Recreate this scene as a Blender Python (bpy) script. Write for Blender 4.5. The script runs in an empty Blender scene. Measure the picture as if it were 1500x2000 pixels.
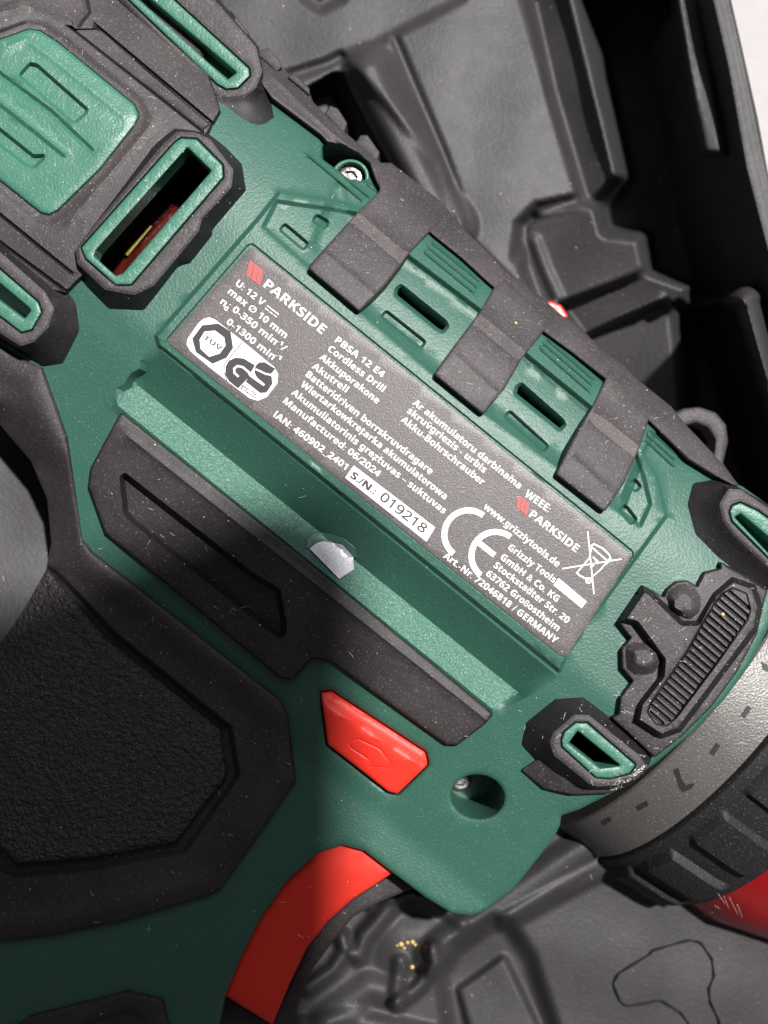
import bpy, math, random
import numpy as np
from mathutils import Vector
from mathutils.geometry import delaunay_2d_cdt
from mathutils.bvhtree import BVHTree
random.seed(4); RNG = np.random.RandomState(7)
PX = 1e-4            # one photograph pixel on the label plane = 0.1 mm
DCAM = 2200.0        # camera height above the label plane, in those pixels
sc = bpy.context.scene

# ------------------------------------------------------------------ camera, light, exposure
cam_d = bpy.data.cameras.new('camera'); cam = bpy.data.objects.new('camera', cam_d)
sc.collection.objects.link(cam); sc.camera = cam
cam.location = (0, 0, DCAM * PX)
cam_d.sensor_fit = 'VERTICAL'; cam_d.sensor_height = 24; cam_d.sensor_width = 18
cam_d.lens = 24 * DCAM / 2000.0
cam_d.clip_start = 0.005; cam_d.clip_end = 20
cam_d.dof.use_dof = True; cam_d.dof.focus_distance = (DCAM + 25) * PX; cam_d.dof.aperture_fstop = 7.0

w = bpy.data.worlds.new('World'); sc.world = w; w.use_nodes = True
bg = w.node_tree.nodes['Background']; bg.inputs[0].default_value = (1.0, 0.955, 0.965, 1); bg.inputs[1].default_value = 0.09

def area(name, direction, dist, size, power, col):
    l = bpy.data.lights.new(name, 'AREA'); l.shape = 'DISK'; l.size = size; l.energy = power; l.color = col
    o = bpy.data.objects.new(name, l); sc.collection.objects.link(o)
    d = Vector(direction).normalized(); o.location = d * dist
    o.rotation_euler = d.to_track_quat('Z', 'Y').to_euler()
    return o
KEYDIR = Vector((0.075, 0.084, 0.24)).normalized()
area('ceiling_lamp', KEYDIR, 1.6, 0.065, 52.0, (1.0, 0.975, 0.96))
area('soft_fill_light', (0.25, 0.75, 0.75), 1.5, 0.9, 4.0, (0.95, 0.97, 1.0))  # added broad fill lamp for soft light and wide sheen
sc.view_settings.view_transform = 'Standard'; sc.view_settings.look = 'None'
sc.view_settings.exposure = 0.16; sc.view_settings.gamma = 1.0

# ------------------------------------------------------------------ helpers
def wpt(u, v, z):
    k = (DCAM - z) / DCAM * PX
    return ((u - 750) * k, (1000 - v) * k, z * PX)

def wpts(P, Z):
    P = np.asarray(P, float); Z = np.asarray(Z, float)
    k = (DCAM - Z) / DCAM * PX
    return np.stack([(P[:, 0] - 750) * k, (1000 - P[:, 1]) * k, Z * PX], 1)

def fillet(poly, r, n=4):
    P = [np.array(p[:2], float) for p in poly]; R = [p[2] if len(p) > 2 else r for p in poly]
    out = []; N = len(P)
    for i in range(N):
        a, b, c = P[i - 1], P[i], P[(i + 1) % N]; rr = R[i]
        u = a - b; v = c - b; lu = np.hypot(*u); lv = np.hypot(*v)
        if rr <= 0 or lu < 1e-6 or lv < 1e-6: out.append(tuple(b)); continue
        u /= lu; v /= lv
        ang = math.acos(max(-1, min(1, float(u @ v))))
        if ang > math.radians(172): out.append(tuple(b)); continue
        t = min(rr / math.tan(ang / 2), lu * .48, lv * .48)
        p0 = b + u * t; p2 = b + v * t
        for k in range(n + 1):
            s = k / n
            out.append(tuple((1 - s) ** 2 * p0 + 2 * s * (1 - s) * b + s * s * p2))
    return out

def subdiv(poly, step, closed=True):
    out = []; N = len(poly)
    for i in range(N if closed else N - 1):
        a = np.array(poly[i]); b = np.array(poly[(i + 1) % N]); d = np.hypot(*(b - a)); n = max(1, int(math.ceil(d / step)))
        for k in range(n): out.append(tuple(a + (b - a) * k / n))
    if not closed: out.append(tuple(poly[-1]))
    return out

def segdist(P, poly, closed=True):
    P = np.asarray(P, float); Q = np.asarray(poly, float)
    A = Q if closed else Q[:-1]; B = np.roll(Q, -1, 0) if closed else Q[1:]
    best = np.full(len(P), 1e18)
    for i in range(0, len(P), 4000):
        p = P[i:i + 4000, None, :]; ab = (B - A)[None]; t = ((p - A[None]) * ab).sum(2) / np.maximum((ab ** 2).sum(2), 1e-9)
        t = np.clip(t, 0, 1); d = p - (A[None] + ab * t[..., None])
        best[i:i + 4000] = np.sqrt((d ** 2).sum(2).min(1))
    return best

def inside(P, poly):
    P = np.asarray(P, float); Q = np.asarray(poly, float); x, y = P[:, 0], P[:, 1]
    c = np.zeros(len(P), bool); j = len(Q) - 1
    for i in range(len(Q)):
        xi, yi = Q[i]; xj, yj = Q[j]
        if yi != yj:
            m = (yi > y) != (yj > y)
            c ^= m & (x < (xj - xi) * (y - yi) / (yj - yi) + xi)
        j = i
    return c

def sdf(P, poly):            # positive inside
    d = segdist(P, poly); return np.where(inside(P, poly), d, -d)

def area2(Q):
    Q = np.asarray(Q); x, y = Q[:, 0], Q[:, 1]
    return (x * np.roll(y, -1) - np.roll(x, -1) * y).sum()

def offset(poly, d):         # d > 0 : inwards
    Q = np.asarray(poly, float); s = 1 if area2(Q) > 0 else -1
    e = np.roll(Q, -1, 0) - Q; L = np.hypot(e[:, 0], e[:, 1])[:, None]; e = e / np.maximum(L, 1e-9)
    n = np.stack([-e[:, 1], e[:, 0]], 1) * s
    m = n + np.roll(n, 1, 0); ml = np.hypot(m[:, 0], m[:, 1]); m /= np.maximum(ml, 1e-6)[:, None]
    k = np.clip((m * n).sum(1), .45, 1)
    return [tuple(q) for q in Q + m * (d / k)[:, None]]

def smooth(t): t = np.clip(t, 0, 1); return t * t * (3 - 2 * t)

class Feat:
    """raised or sunk area with a soft wall: dz inside poly, wall of width w starting at the outline going inwards"""
    def __init__(s, poly, dz, wd=6, r=0, clip=None, lin=False):
        s.poly = fillet(poly, r) if r else [tuple(p[:2]) for p in poly]; s.dz = dz; s.w = wd; s.clip = clip; s.lin = lin
    def z(s, P):
        t = np.clip(sdf(P, s.poly) / s.w, 0, 1)
        return s.dz * (t if s.lin else smooth(t))
    def lines(s):
        ks = (0, 1) if s.lin else ((0, .33, .67, 1) if s.w > 3 else (0, .5, 1))
        return [(offset(s.poly, s.w * k), True) for k in ks]

class Line:
    """raised (dz>0) or engraved (dz<0) line of half width h"""
    def __init__(s, pts, dz, h=4, cap=True):
        s.pts = pts; s.dz = dz; s.h = h
    def z(s, P):
        d = segdist(P, s.pts, False) / s.h
        return s.dz * smooth(1 - d)
    def lines(s):
        out = []
        Q = np.asarray(s.pts, float)
        e = np.gradient(Q, axis=0); e /= np.maximum(np.hypot(e[:, 0], e[:, 1]), 1e-9)[:, None]; n = np.stack([-e[:, 1], e[:, 0]], 1)
        for k in (-1, -.5, 0, .5, 1): out.append(([tuple(q) for q in Q + n * s.h * k], False))
        return out

class Loft:
    """wall between an outer (low) outline and an inner (high) outline"""
    def __init__(s, inner, outer, dz):
        s.i = inner; s.o = outer; s.dz = dz
    def z(s, P):
        di = np.maximum(-sdf(P, s.i), 0); do = np.maximum(sdf(P, s.o), 0)
        return s.dz * do / np.maximum(do + di, 1e-6)
    def lines(s): return [(s.i, True)]

MATS = {}
def link(name, me, mat, parent=None):
    o = bpy.data.objects.new(name, me); sc.collection.objects.link(o)
    if mat is not None: me.materials.append(mat)
    if parent is not None:
        o.parent = parent
        q = parent; L = Vector((0, 0, 0))
        while q is not None: L += q.location; q = q.parent
        me.transform(__import__('mathutils').Matrix.Translation(-L))
    return o

def finish(me, angle=38):
    me.validate(); me.update()
    me.shade_smooth()
    if angle: me.set_sharp_from_angle(angle=math.radians(angle))

def mesh_np(name, V, F):
    me = bpy.data.meshes.new(name); me.from_pydata([tuple(v) for v in V], [], F); return me

def sheet(name, outline, zf, mat, parent=None, holes=(), feats=(), roll=3, skirt=60, hskirt=None, step=16, seg=14, angle=38, extra=(), mat2=None, nz2=.80, facemat=None, mats=()):
    """conforming mesh over a traced outline, height from zf + features, rolled edge and a wall down"""
    outline = [tuple(p[:2]) for p in outline]; holes = [[tuple(p[:2]) for p in h] for h in holes]
    def Z(P):
        z = zf(P).astype(float)
        for f in feats: z = z + f.z(P)
        if roll > 0:
            d = np.maximum(sdf(P, outline), 0)
            for h in holes: d = np.minimum(d, np.maximum(-sdf(P, h), 0))
            t = np.clip(d / roll, 0, 1); z = z - roll * (1 - np.sqrt(np.maximum(1 - (1 - t) ** 2, 0)))
        return z
    verts = []; edges = []
    def add(poly, closed, sg=seg):
        q = subdiv(poly, sg, closed); n0 = len(verts); verts.extend(q)
        m = len(q)
        for i in range(m if closed else m - 1): edges.append((n0 + i, n0 + (i + 1) % m))
    add(outline, True)
    for h in holes: add(h, True)
    if roll > 0:
        for k in (.12, .4, 1.0):
            add(offset(outline, roll * k), True)
            for h in holes: add(offset(h, -roll * k), True)
    for f in feats:
        for pl, c in f.lines(): add(pl, c)
    for pl, c in extra: add(pl, c)
    O = np.array(outline); x0, y0 = O.min(0); x1, y1 = O.max(0)
    gx, gy = np.meshgrid(np.arange(x0 + step * .5, x1, step), np.arange(y0 + step * .5, y1, step))
    gy = gy + (np.arange(gx.shape[1]) % 2)[None] * step * .5
    G = np.stack([gx.ravel(), gy.ravel()], 1); G = G[sdf(G, outline) > step * .35]
    VV = np.array(verts)
    if len(G):   # drop grid points too close to constraint points
        keep = np.ones(len(G), bool)
        for i in range(0, len(G), 500):
            d = ((G[i:i + 500, None] - VV[None]) ** 2).sum(2).min(1); keep[i:i + 500] = d > (step * .4) ** 2
        G = G[keep]
    allv = [Vector(v) for v in verts] + [Vector(g) for g in G]
    ov, oe, of, *_ = delaunay_2d_cdt(allv, edges, [], 0, 1e-3)
    P = np.array([(v.x, v.y) for v in ov]); F = np.array([f for f in of if len(f) == 3])
    C = P[F].mean(1); keep = inside(C, outline)
    for h in holes: keep &= ~inside(C, h)
    F = F[keep]
    # orientation: y is flipped when mapped to the world
    a = P[F[:, 0]]; b = P[F[:, 1]]; c = P[F[:, 2]]
    cr = (b[:, 0] - a[:, 0]) * (c[:, 1] - a[:, 1]) - (b[:, 1] - a[:, 1]) * (c[:, 0] - a[:, 0])
    F = F[np.abs(cr) > 1e-4]; cr = cr[np.abs(cr) > 1e-4]
    F[cr > 0] = F[cr > 0][:, ::-1]
    z = Z(P); W = wpts(P, z)
    V = [tuple(x) for x in W]; FF = [tuple(int(i) for i in f) for f in F]
    if skirt or hskirt:
        from collections import Counter
        cnt = Counter()
        for f in FF:
            for i in range(3): cnt[(f[i], f[(i + 1) % 3])] += 1
        bd = [e for e in cnt if (e[1], e[0]) not in cnt]
        mid = np.array([(P[a] + P[b]) / 2 for a, b in bd]) if bd else np.zeros((0, 2))
        ish = np.zeros(len(bd), bool)
        for h in holes: ish |= segdist(mid, h) < 1.0
        low = {}
        for (a_, b_), hh in zip(bd, ish):
            dep = (hskirt if (hh and hskirt is not None) else skirt)
            if not dep: continue
            for q in (a_, b_):
                if (q, hh) not in low:
                    low[(q, hh)] = len(V); x, y, zz = V[q]; V.append((x, y, zz - dep * PX))
            FF.append((b_, a_, low[(a_, hh)], low[(b_, hh)]))
    me = mesh_np(name, V, FF); finish(me, angle)
    o = link(name, me, mat, parent)
    if mat2 is not None:      # steep sides of rubber parts take the second material
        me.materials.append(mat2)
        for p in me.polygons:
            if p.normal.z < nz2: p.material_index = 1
    if facemat is not None:
        for m in mats: me.materials.append(m)
        mi = facemat(P[F].mean(1))
        for p in me.polygons:
            if p.index < len(mi): p.material_index = int(mi[p.index])
    return o

def tube(pts, r, n=8, closed=False, r_end=None):
    pts = [Vector(p) for p in pts]; V = []; F = []; m = len(pts)
    up = Vector((0, 0, 1))
    for i, p in enumerate(pts):
        a = pts[i - 1] if (i or closed) else p; b = pts[(i + 1) % m] if (i < m - 1 or closed) else p
        t = (b - a).normalized(); s = t.cross(up)
        if s.length < 1e-6: s = t.cross(Vector((1, 0, 0)))
        s.normalize(); q = s.cross(t)
        rr = r if not r_end else r + (r_end - r) * i / (m - 1)
        for k in range(n):
            an = 2 * math.pi * k / n; V.append(p + (s * math.cos(an) + q * math.sin(an)) * rr)
    for i in range(m if closed else m - 1):
        for k in range(n):
            a = i * n + k; b = i * n + (k + 1) % n; c = ((i + 1) % m) * n + (k + 1) % n; d = ((i + 1) % m) * n + k
            F.append((a, d, c, b))
    if not closed: F.append(tuple(range(n))); F.append(tuple(reversed(range((m - 1) * n, m * n))))
    return V, F

# ------------------------------------------------------------------ materials
def nd(nt, t, **kw):
    n = nt.nodes.new(t)
    for k, v in kw.items(): setattr(n, k, v)
    return n
def plastic(name, col, rough=.5, grain=(), var=.08, dust=0.0, dustcol=(.42, .38, .36), spec=.5, metal=0.0, coat=0.0, scratch=0.0, patch=0.0, roughvar=.06):
    """grain: list of (size in px, height in px)"""
    m = bpy.data.materials.new(name); m.use_nodes = True; nt = m.node_tree; b = nt.nodes['Principled BSDF']; L = nt.links.new
    b.inputs['Roughness'].default_value = rough; b.inputs['Metallic'].default_value = metal
    b.inputs['Specular IOR Level'].default_value = spec; b.inputs['Coat Weight'].default_value = coat
    tc = nd(nt, 'ShaderNodeTexCoord')
    n = nd(nt, 'ShaderNodeTexNoise'); n.inputs['Scale'].default_value = 1 / (90 * PX); n.inputs['Detail'].default_value = 6; L(tc.outputs['Object'], n.inputs['Vector'])
    mx = nd(nt, 'ShaderNodeMix', data_type='RGBA')
    mx.inputs['A'].default_value = tuple(c * (1 - var * 2) for c in col) + (1,); mx.inputs['B'].default_value = tuple(min(1, c * (1 + var * 2)) for c in col) + (1,)
    L(n.outputs['Fac'], mx.inputs['Factor']); out = mx.outputs['Result']
    if patch:        # worn greyish film, broad patches
        n2 = nd(nt, 'ShaderNodeTexNoise'); n2.inputs['Scale'].default_value = 1 / (160 * PX); n2.inputs['Detail'].default_value = 8; n2.inputs['Roughness'].default_value = .65
        L(tc.outputs['Object'], n2.inputs['Vector'])
        r = nd(nt, 'ShaderNodeMapRange'); r.inputs['From Min'].default_value = .42; r.inputs['From Max'].default_value = .68; r.inputs['To Max'].default_value = patch; L(n2.outputs['Fac'], r.inputs['Value'])
        x = nd(nt, 'ShaderNodeMix', data_type='RGBA'); x.inputs['B'].default_value = dustcol + (1,); L(r.outputs['Result'], x.inputs['Factor']); L(out, x.inputs['A']); out = x.outputs['Result']
    if dust:         # fine pale specks
        for sz, lo in ((5.0, .70), (2.6, .72)):
            n3 = nd(nt, 'ShaderNodeTexNoise'); n3.inputs['Scale'].default_value = 1 / (sz * PX); n3.inputs['Detail'].default_value = 1; L(tc.outputs['Object'], n3.inputs['Vector'])
            r = nd(nt, 'ShaderNodeMapRange'); r.inputs['From Min'].default_value = lo - .06 - .05 * dust; r.inputs['From Max'].default_value = lo + .06; r.inputs['To Max'].default_value = min(1, dust); L(n3.outputs['Fac'], r.inputs['Value'])
            x = nd(nt, 'ShaderNodeMix', data_type='RGBA'); x.inputs['B'].default_value = dustcol + (1,); L(r.outputs['Result'], x.inputs['Factor']); L(out, x.inputs['A']); out = x.outputs['Result']
    L(out, b.inputs['Base Color'])
    rr = nd(nt, 'ShaderNodeMapRange'); rr.inputs['To Min'].default_value = max(0.03, rough - roughvar); rr.inputs['To Max'].default_value = min(1, rough + roughvar)
    n4 = nd(nt, 'ShaderNodeTexNoise'); n4.inputs['Scale'].default_value = 1 / (35 * PX); n4.inputs['Detail'].default_value = 5; L(tc.outputs['Object'], n4.inputs['Vector']); L(n4.outputs['Fac'], rr.inputs['Value']); L(rr.outputs['Result'], b.inputs['Roughness'])
    prev = None
    for sz, h in grain:
        g = nd(nt, 'ShaderNodeTexNoise'); g.inputs['Scale'].default_value = 1 / (sz * PX); g.inputs['Detail'].default_value = 2.5; g.inputs['Roughness'].default_value = .5; L(tc.outputs['Object'], g.inputs['Vector'])
        bp = nd(nt, 'ShaderNodeBump'); bp.inputs['Strength'].default_value = 1; bp.inputs['Distance'].default_value = h * PX; L(g.outputs['Fac'], bp.inputs['Height'])
        if prev: L(prev, bp.inputs['Normal'])
        prev = bp.outputs['Normal']
    if prev: L(prev, b.inputs['Normal'])
    return m

GREEN = plastic('green_plastic', (.026, .094, .066), .48, [(5, 1.0), (60, 1)], var=.05, dust=.12, dustcol=(.35, .45, .4), spec=.55)
RUBC = plastic('dark_rubber', (.011, .0098, .0105), .58, [(5, .5)], var=.12, dust=.12, spec=.35, dustcol=(.2, .165, .165))  # darker rubber for side walls and steep faces
RUBS = plastic('sleeve_rubber', (.012, .0108, .0115), .60, [(4, .8)], var=.12, dust=.35, spec=.35, dustcol=(.16, .15, .16))
GREENROUGH = plastic('grained_green_plastic', (.058, .160, .116), .44, [(6, 4.5), (3, 1)], var=.05, dust=.4, dustcol=(.35, .45, .4), spec=.6)  # grained strip, base lightened to carry the sheen of dusty scuffing
RUBD = plastic('worn_sheen_rubber', (.075, .066, .068), .55, [(3, 1.6), (7, 1.5)], var=.2, dust=.6, spec=.5, patch=.3, dustcol=(.24, .21, .21))  # worn dusty strap band, made paler to stand in for its sheen
REDS = plastic('satin_red_plastic', (.72, .03, .016), .48, [(5, .5)], var=.03, spec=.4)
REDM = plastic('matt_red_plastic', (.72, .032, .018), .60, [(8, .3)], var=.03, spec=.3)
GREENCLEAN = plastic('green_pad_plastic', (.038, .146, .100), .42, [(5, 1.0), (70, 3)], var=.05, dust=.22, dustcol=(.4, .45, .42), spec=.6)
RUB = plastic('black_rubber', (.020, .0165, .0175), .62, [(4, .9), (40, 2)], var=.12, dust=.35, spec=.5, patch=.08, dustcol=(.20, .165, .165))
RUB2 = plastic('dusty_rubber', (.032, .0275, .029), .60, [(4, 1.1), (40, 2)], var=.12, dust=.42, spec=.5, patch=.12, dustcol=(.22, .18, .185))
TEXR = plastic('leather_grain_rubber', (.042, .037, .037), .46, [(10, 14), (5, 1.0)], var=.10, dust=.25, dustcol=(.2, .17, .17), spec=.5)
CASEM = plastic('case_plastic', (.031, .0285, .030), .58, [(9, 1.0), (4, .6), (170, 3)], var=.12, dust=.12, dustcol=(.25, .24, .24), spec=.45, patch=.04)
LABEL = plastic('label_foil', (.078, .067, .069), .44, [(3.0, .6)], var=.06, dust=.5, dustcol=(.30, .27, .22), metal=.0, spec=.5)
RED = plastic('red_plastic', (.72, .028, .015), .38, [(8, .35)], var=.03, spec=.5)
REDC = plastic('red_anodised_metal', (.42, .008, .012), .30, [(30, .8)], var=.05, spec=.6, metal=.35)
PRINT = plastic('white_print', (.80, .76, .74), .5, [], var=.02, roughvar=.02)
PRINTD = plastic('dark_print', (.02, .018, .019), .6, [], var=.02, roughvar=.02)
PRINTR = plastic('red_print', (.50, .06, .055), .5, [], var=.1, roughvar=.02)
RINGM = plastic('silver_paint', (.155, .149, .142), .46, [(4, 1.2)], var=.06, dust=.45, dustcol=(.5, .48, .42), metal=.55, spec=.5)
DARKIN = plastic('near_black', (.008, .008, .008), .6, [], var=.05, spec=.3)  # near-black for the housing void, gear neck and painted engraved-line shade
METAL = plastic('screw_metal', (.35, .33, .32), .28, [(9, .8)], var=.1, metal=.9)
FOIL = plastic('silver_sticker', (.58, .56, .62), .42, [(4, .8)], var=.06, metal=.35, dust=.2, dustcol=(.3, .3, .36))
WIND = plastic('copper_winding', (.06, .006, .004), .28, [(14, 3)], var=.25, spec=.6, coat=.4)
YELL = plastic('yellow_tape', (.22, .17, .015), .5, [(8, 1)], var=.1)
TABLE = plastic('white_table_top', (.33, .312, .312), .6, [(40, 3)], var=.02)
DUSTM = plastic('pale_lint', (.62, .57, .53), .8, [], var=.15)
CRUMBM = plastic('yellow_crumb', (.62, .43, .17), .6, [(5, 1)], var=.2)
PHONE = plastic('phone_glass', (.02, .02, .022), .15, [], var=.02)

# ------------------------------------------------------------------ drill frame and base surface
A = np.array([.783, .622]); Pp = np.array([.622, -.783]); C0 = np.array([780., 880.])
def sv(P): d = np.asarray(P, float) - C0; return d @ A, d @ Pp
def base(P):
    s, v = sv(P)
    vv = np.clip(v - 110, 0, 355)
    top = np.sqrt(370. ** 2 - vv ** 2) - 370
    neg = -(14 * smooth((-110 - v) / 90)) - np.clip((-190 - v) * .28, 0, 110)
    return np.where(v > 110, top, neg)
def lowered(d): return lambda P: base(P) + d
def const(z): return lambda P: np.full(len(P), float(z))
def lineval(P, p0, p1):      # signed distance, positive to the lower left of a line running down-right
    p0 = np.array(p0, float); p1 = np.array(p1, float); e = (p1 - p0) / np.hypot(*(p1 - p0)); d = np.asarray(P) - p0
    return d @ np.array([-e[1], e[0]])

drill = bpy.data.objects.new('cordless_drill', None); sc.collection.objects.link(drill)
drill.location = wpt(780, 880, -500)
drill['label'] = 'green and black cordless drill with grey rating label, lying on its side in the case'; drill['category'] = 'drill'

# ------------------------------------------------------------------ green housing
AL = [(306, 678), (1090, 1322)]; BL = [(250, 737), (1012, 1352)]; CL = [(219, 783), (966, 1388)]; DL = [(212, 795), (955, 1402)]
def trough(P, zb):
    dA = lineval(P, *AL); dB = lineval(P, *BL); dC = lineval(P, *CL); dD = lineval(P, *DL)
    zA, zB, zC = 0., -66., -30.
    tAB = np.clip(dA / np.maximum(dA - dB, 1e-6), 0, 1); tBC = np.clip(dB / np.maximum(dB - dC, 1e-6), 0, 1); tCD = np.clip(dC / np.maximum(dC - dD, 1e-6), 0, 1)
    z = np.where(dB < 0, zA + (zB - zA) * tAB, np.where(dC < 0, zB + (zC - zB) * tBC, zC + (zb - zC) * tCD))
    left = -lineval(P, (306, 678), (212, 795)); right = lineval(P, (1095, 1318), (955, 1402))
    m = (dA > -.5) & (dD < .5) & (left > 0) & (right > 0)
    f = np.minimum(np.maximum(left, 0) / 9., 1) * np.minimum(np.maximum(right, 0) / 14., 1)
    return np.where(m, zb + (z - zb) * f, zb)
K = fillet([(545, 369), (655, 388), (700, 402), (800, 400), (1290, 840), (1260, 885), (1287, 930), (1306, 1008), (1250, 1085), (1120, 1262), (1094, 1318), (306, 678), (300, 655), (500, 425)], 8)
fK = Feat(K, 14, 9)
fPocket = Feat([(538, 388), (658, 405), (700, 414), (805, 501), (935, 599), (1033, 692), (1157, 793), (1238, 864), (1262, 930), (1275, 985), (1252, 1035), (870, 755), (640, 560), (508, 445)], -11, 10, r=8)
fLab = Feat([(489, 470), (1243, 1080), (1100, 1296), (318, 668)], -5, 4, r=14)
def zshell(P): return trough(P, base(P))
def slot(p0, p1, h, r=None):
    p0 = np.array(p0, float); p1 = np.array(p1, float); e = (p1 - p0) / np.hypot(*(p1 - p0)); n = np.array([-e[1], e[0]]) * h
    return fillet([tuple(p0 - n), tuple(p1 - n), tuple(p1 + n), tuple(p0 + n)], h * .8 if r is None else r, 3)
def quad(pts, r=3): return fillet(pts, r, 3)

th = [(236, 804, 8), (600, 1094, 8), (964, 1394, 4), (948, 1414, 6), (893, 1456, 6), (872, 1455, 8), (645, 1292, 6), (608, 1286, 8), (590, 1306, 6), (572, 1330, 4), (546, 1324, 8), (205, 1042, 6), (172, 950, 8), (176, 915, 6)]
gp = [(-80, 610, 4), (20, 690, 4), (82, 718, 4), (97, 760, 3), (130, 852, 10), (160, 1052, 8), (178, 1076, 8), (450, 1290, 10), (552, 1372, 8), (562, 1400, 8), (578, 1526, 10), (500, 1640, 10), (430, 1738, 14), (405, 1750, 20), (240, 1800, 20), (100, 1828, 20), (-80, 1848, 4), (-80, 1330, 4), (0, 1262), (48, 1190), (88, 1128), (100, 1060), (92, 975), (60, 900), (0, 830), (-80, 780)]
orn_s = [(1300, 1200), (1400, 1160), (1450, 1180), (1440, 1280), (1310, 1430), (1240, 1400), (1260, 1300)]
feats = [fK, fPocket, fLab, Feat(offset(fillet(th, 6), 12), -60, 8), Feat(offset(fillet(gp, 6), 14), -90, 8)]
for a_, b_ in (((549, 441), (600, 484)), ((612, 424), (641, 442)), ((747, 611), (829, 676)), ((988, 806), (1068, 879)), ((1232, 938), (1248, 958)), ((1213, 988), (1240, 1022))):
    feats.append(Feat(slot(a_, b_, 11), -13, 6))
H1 = [(777, 566), (783, 561), (868, 630), (871, 637), (864, 645), (856, 641), (776, 576)]; H2 = [(1012, 757), (1018, 753), (1096, 822), (1100, 829), (1093, 836), (1087, 831), (1010, 769)]
for h in (H1, H2): feats.append(Feat(offset(fillet(h, 2), -7), -6, 5))
SINK = []
def terrace(P):   # one step down between the slot band and the fine ribs
    d = lineval(P, (785, 482), (1262, 866)); k = (inside(P, K)).astype(float)
    return 0 * d
for x0, y0, x1, y1 in ((845, 475, 935, 548), (838, 484, 930, 559), (831, 494, 924, 570), (1070, 664, 1158, 740), (1063, 672, 1152, 748), (1057, 682, 1146, 760), (1272, 842, 1320, 885), (1265, 850, 1316, 896), (1262, 860, 1312, 907)):
    feats.append(Line([(x0, y0), (x1, y1)], 6, 4))
class Terr:
    p0 = (560, 300); p1 = (1330, 922); wd = 17.
    def z(s, P):
        d = lineval(P, s.p0, s.p1); sp, _ = sv(P); k = smooth((sp + 215) / 20)
        return 34 * smooth((-d + 0) / s.wd) * k * smooth((sp + 190) / 10) * 1.0
    def lines(s):
        e = np.array([.622, -.783]); return [([tuple(np.array((780, 478)) + e * k), tuple(np.array((1265, 868)) + e * k)], False) for k in (0, 6, 12, 18)]
feats.append(Feat([(660, 330), (700, 414), (805, 501), (935, 599), (1033, 692), (1157, 793), (1238, 864), (1262, 890), (1220, 1000), (870, 745), (640, 550), (600, 480)], -15, 19, lin=True))
for q in ([(603, 304), (706, 390)], [(678, 350), (719, 383)], [(706, 350), (735, 372)]): feats.append(Line(q, 7, 4))
circ = lambda c, rx, ry, n=28, rot=0: [(c[0] + rx * math.cos(2 * math.pi * k / n) * math.cos(rot) - ry * math.sin(2 * math.pi * k / n) * math.sin(rot), c[1] + rx * math.cos(2 * math.pi * k / n) * math.sin(rot) + ry * math.sin(2 * math.pi * k / n) * math.cos(rot)) for k in range(n)]
SCREWHOLE = circ((933, 1556), 52, 43, 32, .12)
BOSSHOLE = fillet([(630, 284), (652, 286), (690, 302), (712, 322), (720, 350), (708, 352), (683, 350), (629, 310)], 5)
SW = fillet([(624, 1350, 5), (648, 1348, 8), (833, 1468, 14), (838, 1494, 12), (777, 1553, 10), (757, 1548, 8), (638, 1455, 8)], 6)
B2H = [(183, 500), (188, 488), (366, 288), (413, 334), (240, 534), (226, 539)]
shell_out = [(-60, 120), (150, -60), (395, -60), (470, 110), (530, 186), (630, 265), (634, 278), (657, 291), (684, 300), (706, 318), (722, 344), (729, 358), (744, 376), (790, 405),
             (850, 462), (955, 553), (1062, 648), (1182, 740), (1270, 824), (1345, 897), (1400, 930), (1450, 950), (1520, 1000), (1570, 1100), (1545, 1150), (1503, 1222), (1464, 1300), (1413, 1368), (1353, 1429), (1283, 1489),
             (1201, 1546), (1130, 1582), (1096, 1593), (1094, 1612), (1080, 1640), (1000, 1740), (945, 1780), (920, 1789), (882, 1784), (830, 1752), (770, 1707),
             (712, 1662), (670, 1651), (620, 1667), (560, 1722), (510, 1792), (470, 1872), (440, 1945), (415, 2060), (-80, 2080), (-80, 1400), (60, 1260), (120, 1150), (128, 1060), (118, 965), (90, 865), (40, 760), (-60, 660)]
shell = sheet('green_housing', fillet(shell_out, 6, 3), zshell, GREEN, drill, holes=[fillet(H1, 2), fillet(H2, 2), SCREWHOLE, BOSSHOLE, SW, offset(B2H, -30), [(1125, 1425), (1150, 1425), (1215, 1492), (1170, 1502), (1110, 1452)]],
              feats=feats, roll=9, skirt=330, hskirt=200, extra=[(AL, False), (BL, False), (CL, False), (DL, False)], step=15,
              facemat=lambda C: ((lineval(C, *BL) > 0) & (lineval(C, *CL) < 0) & (-lineval(C, (306, 678), (212, 795)) > 9) & (lineval(C, (1095, 1318), (955, 1402)) > 10)).astype(int), mats=[GREENROUGH])

# near-black sheet standing in for the unlit void behind slots and vents
sheet('housing_void_sheet', [(150, 200), (500, 200), (760, 380), (1180, 720), (1300, 900), (1200, 1470), (1000, 1600), (600, 1500), (100, 560)], lambda P: base(P) * .6 - 280, DARKIN, drill, roll=0, skirt=0, step=60, seg=60)

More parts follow.
